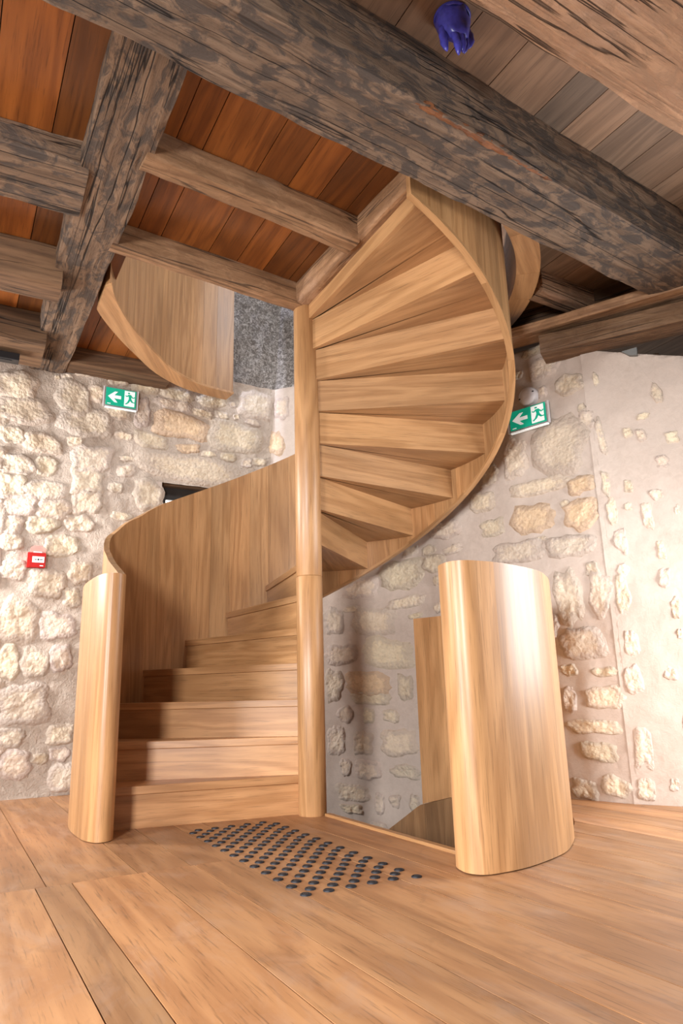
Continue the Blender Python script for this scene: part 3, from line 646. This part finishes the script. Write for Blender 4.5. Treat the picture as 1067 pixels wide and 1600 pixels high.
for ci, (a, b_) in enumerate(zip(cutg, cutg[1:])):
    last = ci == len(cutg) - 2
    i0 = 0 if ci == 0 else gi(a); i1 = len(GI) - 1 if last else gi(b_)
    o_ = GO[a:b_+1]; i_ = GI[i0:i1+1]
    if ci == 0: i_ = i_[1:]
    k = rnd(.96, 1.10)
    low_z = lambda q: lowtop(math.degrees(math.atan2(q[1]-CY, q[0]-CX))) + .002 if a >= 43 else .004
    out_ = o_ + i_[::-1]
    MB().prism(out_, 0, 0, top=[1.002]*len(out_), bot=[low_z(q) for q in out_]).build('stave', OAK, guard, tint=(k*1.20, k*1.20, k*1.20), hue=0, side=(.7, .7, 0))  # staves tinted lighter overall, window brightness put into the colour

# flight below: outer balustrade, top steps hidden under the floor edge
low = root('lower_spiral_staircase', 'oak balustrade of the flight coming up inside the floor opening', 'staircase', loc=(.3, .3, -1.2))
a = -40.0
while a < 112:
    e = a + rnd(5, 8.5); n = 5
    A = [a + (e - a - .05) * j / n for j in range(n + 1)]
    zt = [lowtop(x) for x in A]
    I = [onc(x, 1.12) for x in A]; O = [onc(x, 1.165) for x in A]
    MB().prism(I + O[::-1], -1.5, 0, top=zt + zt[::-1]).build('stave', OAK, low, tint=rnd(.6, .75), side=(-math.sin(R_(a)), math.cos(R_(a)), 0))  # staves darkened by tint to stand for shade inside the opening
    a = e
MB().disc((0, 0, 0), ex, ey, (0, 0, 1), [(.067, -1.5), (.067, -.001)]).build('post', OAK, low)
for k in range(10, 16):
    t = thk(k); f0, f1 = rline(k, .03); c0, c1 = rline(k+1, .0)
    MB().prism([f0, f1] + inner_between(f1, c1) + [c1, c0], k*H - 2.88 - .037, k*H - 2.88).build('tread', OAK, low, axis=(math.cos(t), math.sin(t), 0))
    g0, g1 = rline(k, .018); h0, h1 = rline(k, -.007)
    MB().prism([g0, g1, h1, h0], (k-1)*H - 2.88 - .06, k*H - 2.88 - .037).build('riser', OAK, low, axis=(math.cos(t), math.sin(t), 0))
# edging board of the opening
nos = MB().box(uv(.030, -1.165, -.16), JD*.03, PD*1.10, Z*.172).build('floor_edging', OAK, None, axis=PD, tint=1.02, smooth=0, bevel=.003)
tag(nos, 'narrow oak edging strip along the floor opening from post to pale guard', 'edging')

# ================================================================== guards of the floor above
up = root('upper_stairwell_guard', 'thick curved oak guard end seen from below beside the main beam', 'guard', loc=(1.2, -.4, 2.7))
aa = [-48, -26, -9.5, 2, 16, 30]
for a, e in zip(aa, aa[1:]):
    n = 8; A = [a + (e - a - .05) * j / n for j in range(n + 1)]
    MB().prism([onc(x, 1.205) for x in A] + [onc(x, 1.328) for x in A][::-1], 2.70, 3.88).build('stave', OAK, up, tint=rnd(1.0, 1.1), axis=(-math.sin(R_(a)), math.cos(R_(a)), 0))
UL = catmull([(-.60, 1.105), (-.735, 1.005), (-.855, .877), (-.95, .68), (-.998, .44), (-1.035, .20), (-1.05, -.03), (-1.04, -.22), (-1.015, -.34)], 5)
LU = Line2(UL)
up2 = root('upper_stairwell_guard', 'curved oak guard hanging past the ceiling opening above the wall exit sign', 'guard', loc=(-1.0, .4, 2.7))
s_ = 0.0
while s_ < LU.len - .02:
    e = min(s_ + rnd(.06, .15), LU.len); e = LU.len if LU.len - e < .05 else e
    I, O = [], []
    for j in range(5):
        x, y, d = LU.at(min(max(s_ + (e - s_)*j/4, s_ + .0004), e - .0004))
        nx, ny = d[1], -d[0]
        if nx * (x - CX) + ny * (y - CY) < 0: nx, ny = -nx, -ny
        O_ = Vector((x + nx*.115, y + ny*.115, 0)); uu = O_.dot(JD)
        if uu < -1.062: O_ += JD * (-1.062 - uu)
        I.append((x, y)); O.append((O_.x, O_.y))
    MB().prism(I + O[::-1], 2.705, 3.75).build('stave', OAK, up2, tint=rnd(.78, 1.0), side=(0.6, .8, 0))
    s_ = e
n = 26; mb = MB()
for j in range(n + 1):
    x, y, d = LU.at(LU.len * j / n); nx, ny = d[1], -d[0]
    if nx * (x - CX) + ny * (y - CY) < 0: nx, ny = -nx, -ny
    for off, z in ((-.012, 2.69), (.12, 2.69), (.12, 2.706), (-.012, 2.706)): 
        q_ = Vector((x + nx*off, y + ny*off, 0)); uu = q_.dot(JD)
        if uu < -1.062: q_ += JD * (-1.062 - uu)
        mb.v.append((q_.x, q_.y, z))
for j in range(n):
    for k in range(4): mb.f.append((j*4+k, j*4+(k+1) % 4, (j+1)*4+(k+1) % 4, (j+1)*4+k))
mb.f += [(3, 2, 1, 0), (n*4, n*4+1, n*4+2, n*4+3)]
mb.build('edge_moulding', OAK, up2, axis=(0, 1, 0), tint=1.0)

# ================================================================== SMALL THINGS
def flat(parent, name, mat, base, ex_, ey_, nn, pts, d0, d1, tint=1.0):
    """plate of a 2-D outline on a local frame"""
    a = sum(pts[i][0]*pts[(i+1) % len(pts)][1] - pts[(i+1) % len(pts)][0]*pts[i][1] for i in range(len(pts)))
    if a < 0: pts = pts[::-1]
    n = len(pts)
    V = [base + ex_*x + ey_*y + nn*d0 for x, y in pts] + [base + ex_*x + ey_*y + nn*d1 for x, y in pts]
    F = [tuple(range(n))[::-1], tuple(range(n, 2*n))] + [(i, (i+1) % n, n + (i+1) % n, n + i) for i in range(n)]
    return MB().add(V, F).build(name, mat, parent, smooth=0, tint=tint)
def rect(x0, y0, x1, y1): return [(x0, y0), (x1, y0), (x1, y1), (x0, y1)]
def disc2(cx, cy, r, n=16): return [(cx + r*math.cos(2*math.pi*i/n), cy + r*math.sin(2*math.pi*i/n)) for i in range(n)]
def limb(p, q, w0, w1):
    dx, dy = q[0]-p[0], q[1]-p[1]; l = math.hypot(dx, dy); nx, ny = -dy/l, dx/l
    return [(p[0]+nx*w0, p[1]+ny*w0), (p[0]-nx*w0, p[1]-ny*w0), (q[0]-nx*w1, q[1]-ny*w1), (q[0]+nx*w1, q[1]+ny*w1)]
def exit_sign(label, base, ex_, nn, W, Hh):
    ey_ = Z.copy(); ey_ = (ey_ - nn * ey_.dot(nn)).normalized(); ex_ = (ex_ - nn*ex_.dot(nn)).normalized()
    r = root('exit_sign', label, 'exit sign', 'green exit signs', loc=base)
    f = lambda name, mat, pts, d0, d1: flat(r, name, mat, base, ex_, ey_, nn, [(x*W/2, y*Hh/2) for x, y in pts], d0, d1)
    f('clear_plate', PLEXI, rect(-1.10, -1.16, 1.10, 1.08), .016, .024)
    f('light_bar', WHITE, rect(-1.0, -1.34, 1.06, -1.20), .012, .030)
    f('green_panel', GREEN, rect(-1, -1, 1, 1), .0245, .0275)
    for sx in (-1.12, 1.12): f('side_rim', PLASTW, rect(sx-.035, -1.2, sx+.035, 1.1), .012, .027)
    f('arrow', WHITE, [(-.86, .0), (-.42, .62), (-.22, .62), (-.46, .18), (.0, .18), (.0, -.18), (-.46, -.18), (-.22, -.62), (-.42, -.62)], .0277, .0290)
    f('doorway', WHITE, rect(.22, -.86, .90, .90), .0277, .0290)
    man = [disc2(.50, .66, .085, 14), limb((.56, .50), (.60, -.05), .10, .085), limb((.60, .45), (.80, .12), .05, .045), limb((.80, .14), (.90, .30), .045, .04), limb((.52, .46), (.36, .22), .05, .045), limb((.37, .24), (.28, .36), .045, .04),
           limb((.60, -.02), (.76, -.38), .075, .06), limb((.75, -.36), (.92, -.36), .06, .05), limb((.58, -.02), (.46, -.46), .075, .06), limb((.47, -.44), (.30, -.66), .06, .05)]
    for j, m_ in enumerate(man): f('running_figure', GREEN, m_, .0292, .0302 + .0001*j)
    f('caption_dash', WHITE, rect(-.88, -.88, -.66, -.80), .0277, .0290)
    return r
p, nn, t = wl(-.722, 2.588); exit_sign('green exit sign on the stone wall under the dark cross beam', p, JD.copy(), nn, .205, .125)
p, nn, t = wb(2.170, 2.114)
ts = (wb(2.28, 2.1)[0] - wb(2.02, 2.1)[0]).normalized(); ns = Vector((ts.y, -ts.x, 0))
exit_sign('green exit sign on the wall under the white round sounder', p + ns*.006, ts, ns, .235, .118)
p, nn, t = wb(2.178, 2.245)
snd = root('alarm_sounder', 'round white alarm sounder on the wall directly above an exit sign', 'alarm', loc=p)
MB().disc(p, t, Z, nn, [(.060, -.01), (.060, .012), (.056, .020)]).build('base', PLASTW, snd)
MB().disc(p, t, Z, nn, [(.056, .020), (.056, .030), (.048, .040), (.025, .045), (.004, .046)]).build('cover', PLASTW, snd, smooth=60)
for k in (-1, 1): MB().box(p + t*(k*.044 - .005) + Z*(k*.012 - .003) + nn*.030, t*.010, Z*.007, nn*.012).build('slot', BLACK, snd)
# call point
p, nn, t = wl(-1.172, 1.428); ez = (Z - nn*Z.dot(nn)).normalized()
cp = root('fire_call_point', 'small red fire alarm call point with raised clear cover on the wall', 'call point', loc=p)
fb = lambda name, mat, pts, d0, d1: flat(cp, name, mat, p, JD, ez, nn, pts, d0, d1)
fb('body', REDP, rect(-.052, -.052, .048, .044), 0, .038)
fb('front_frame', REDP, rect(-.042, -.050, .052, .042), .0385, .047)
fb('label_plate', LABELW, rect(-.026, -.020, .044, .018), .0472, .0492)
fb('dot', BLACK, disc2(.009, -.001, .0055), .0493, .0500)
fb('arrow', BLACK, [(-.018, .0005), (-.007, .0005), (-.007, .004), (-.001, -.001), (-.007, -.006), (-.007, -.0025), (-.018, -.0025)], .0493, .0500)
fb('arrow', BLACK, [(.036, .0005), (.025, .0005), (.025, .004), (.019, -.001), (.025, -.006), (.025, -.0025), (.036, -.0025)], .0493, .0500)
fb('hinge', PLASTW, rect(-.022, .040, .028, .050), .030, .046)
fb('raised_cover', PINKP, [(-.040, .046), (.050, .046), (.050, .072), (.030, .088), (-.018, .088), (-.040, .074)], .036, .039)
fb('caption_dash', LABELW, rect(.020, -.042, .040, -.036), .0472, .0482)
# black strip light at the wall head
sl = root('strip_light', 'black linear light under the dark joist at the wall top', 'light', loc=uv(-1.7, 1.10, 2.60))
MB().box(uv(-2.4, 1.06, 2.555), JD*1.0, PD*.07, Z*.045).build('housing', BLACK, sl, smooth=0, bevel=.003)
MB().box(uv(-2.36, 1.075, 2.552), JD*.92, PD*.04, Z*.003).build('lens', BLACK, sl, smooth=0)
# slate wedge under the lower wall plate
p, nn, t = wr(.245, 2.345)
flat(None, 'slate_wedge', SLATE, p, t, Z, nn, [(-.05, .012), (.03, .016), (.026, -.03), (-.012, -.022)], -.02, .014)
tag(bpy.data.objects['slate_wedge'], 'small grey slate wedge in the wall under the lower timber plate', 'wedge')
# tactile studs
pad = root('tactile_studs', 'pad of round dark warning studs set in the floor before the steps', 'tactile paving', loc=uv(-.43, -.6, 0))
base = None
for i in range(11):
    n = 12 if i % 2 == 0 else 12
    for k in range(n):
        v = (-.093 if i % 2 == 0 else -.045) - .1022*k
        if i == 10: v -= .02
        u = -.617 + .0378*i - (-v) * .0165
        c = uv(u, v, .0002)
        if base is None:
            base = MB().disc((0, 0, 0), ex, ey, (0, 0, 1), [(.0172, 0), (.0165, .0032), (.0150, .0042), (.0128, .0042), (.0120, .0030), (.0095, .0030), (.0088, .0044), (.0030, .0050)]).build('stud', STUDM, pad, smooth=40)
            o = base
        else: o = base.copy(); COL.objects.link(o)
        o.matrix_parent_inverse = Matrix.Translation(-pad.location); o.location = c
# smoke detector wrapped in a blue glove
dp = uv(-.302, -1.77, ZC)
det = root('smoke_detector', 'round smoke detector on the ceiling hidden in a blue glove', 'smoke detector', loc=dp)
MB().disc(dp, ex, ey, (0, 0, -1), [(.052, 0), (.052, .018), (.046, .024)]).build('base', PLASTW, det)
MB().disc(dp, ex, ey, (0, 0, -1), [(.044, .024), (.040, .045), (.020, .052)]).build('cover', PLASTW, det)
gl = root('rubber_glove', 'blue rubber glove stretched over the ceiling smoke detector with limp fingers', 'glove', loc=dp)
mb = MB(); K = 28
prof = [(.056, .006), (.061, .012), (.060, .028), (.058, .044), (.054, .060), (.048, .078), (.040, .096), (.030, .110), (.014, .118)]
for r, h in prof:
    for i in range(K):
        a = 2*math.pi*i/K; q = Vector((math.cos(a), math.sin(a), h*20))
        rr = r * (1 + .10 * noise.noise(q * 1.7) + .05 * math.sin(a*5 + h*60)); sx = 1.0; sy = .82 if h > .05 else .95
        mb.v.append((dp.x + rr*math.cos(a)*sx + .012*(h/.1)**2, dp.y + rr*math.sin(a)*sy - .016*(h/.1)**2, dp.z - h))
for j in range(len(prof) - 1):
    for i in range(K): mb.f.append((j*K+i, (j+1)*K+i, (j+1)*K+(i+1) % K, j*K+(i+1) % K))
mb.f.append(tuple(range((len(prof)-1)*K, len(prof)*K))[::-1])
palm = mb.build('palm', BLUE, gl, smooth=80)
def finger(root_, tip, r0, r1, bend):
    a, b = Vector(root_), Vector(tip); mb = MB(); n = 9; K = 12
    for j in range(n + 1):
        t = j / n; c = a.lerp(b, t) + Vector(bend) * math.sin(math.pi*t); r = (r0 + (r1 - r0)*t) * (1 + .10*math.sin(j*2.4))
        if j >= n - 1: r *= .72 if j == n - 1 else .25
        for i in range(K):
            an = 2*math.pi*i/K; mb.v.append((dp.x + c.x + r*math.cos(an), dp.y + c.y + r*math.sin(an)*.85, dp.z + c.z))
    for j in range(n):
        for i in range(K): mb.f.append((j*K+i, (j+1)*K+i, (j+1)*K+(i+1) % K, j*K+(i+1) % K))
    mb.f.append(tuple(range(n*K, (n+1)*K))[::-1]); mb.f.append(tuple(range(K)))
    return mb.build('finger', BLUE, gl, smooth=80)
finger((-.034, -.012, -.060), (-.030, -.018, -.168), .017, .011, (-.006, 0, 0))
finger((-.008, -.020, -.075), (.006, -.030, -.198), .016, .011, (.004, -.006, 0))
finger((.014, -.020, -.078), (.022, -.022, -.180), .015, .010, (.006, -.004, 0))
finger((.030, -.006, -.070), (.032, .000, -.160), .015, .011, (.008, 0, 0))
finger((.042, .010, -.045), (.050, .006, -.134), .016, .012, (.012, 0, 0))
mb = MB()
for j in range(6):
    for i in range(K):
        a = 2*math.pi*i/K
        r, h = [(.058, .000), (.062, -.002), (.0645, .004), (.0635, .010), (.060, .012), (.057, .008)][j]
        mb.v.append((dp.x + r*math.cos(a), dp.y + r*.97*math.sin(a), dp.z - .004 - h))
for j in range(6):
    for i in range(K): mb.f.append((j*K+i, ((j+1) % 6)*K+i, ((j+1) % 6)*K+(i+1) % K, j*K+(i+1) % K))
mb.build('cuff_bead', BLUE, gl, smooth=80, tint=.6)
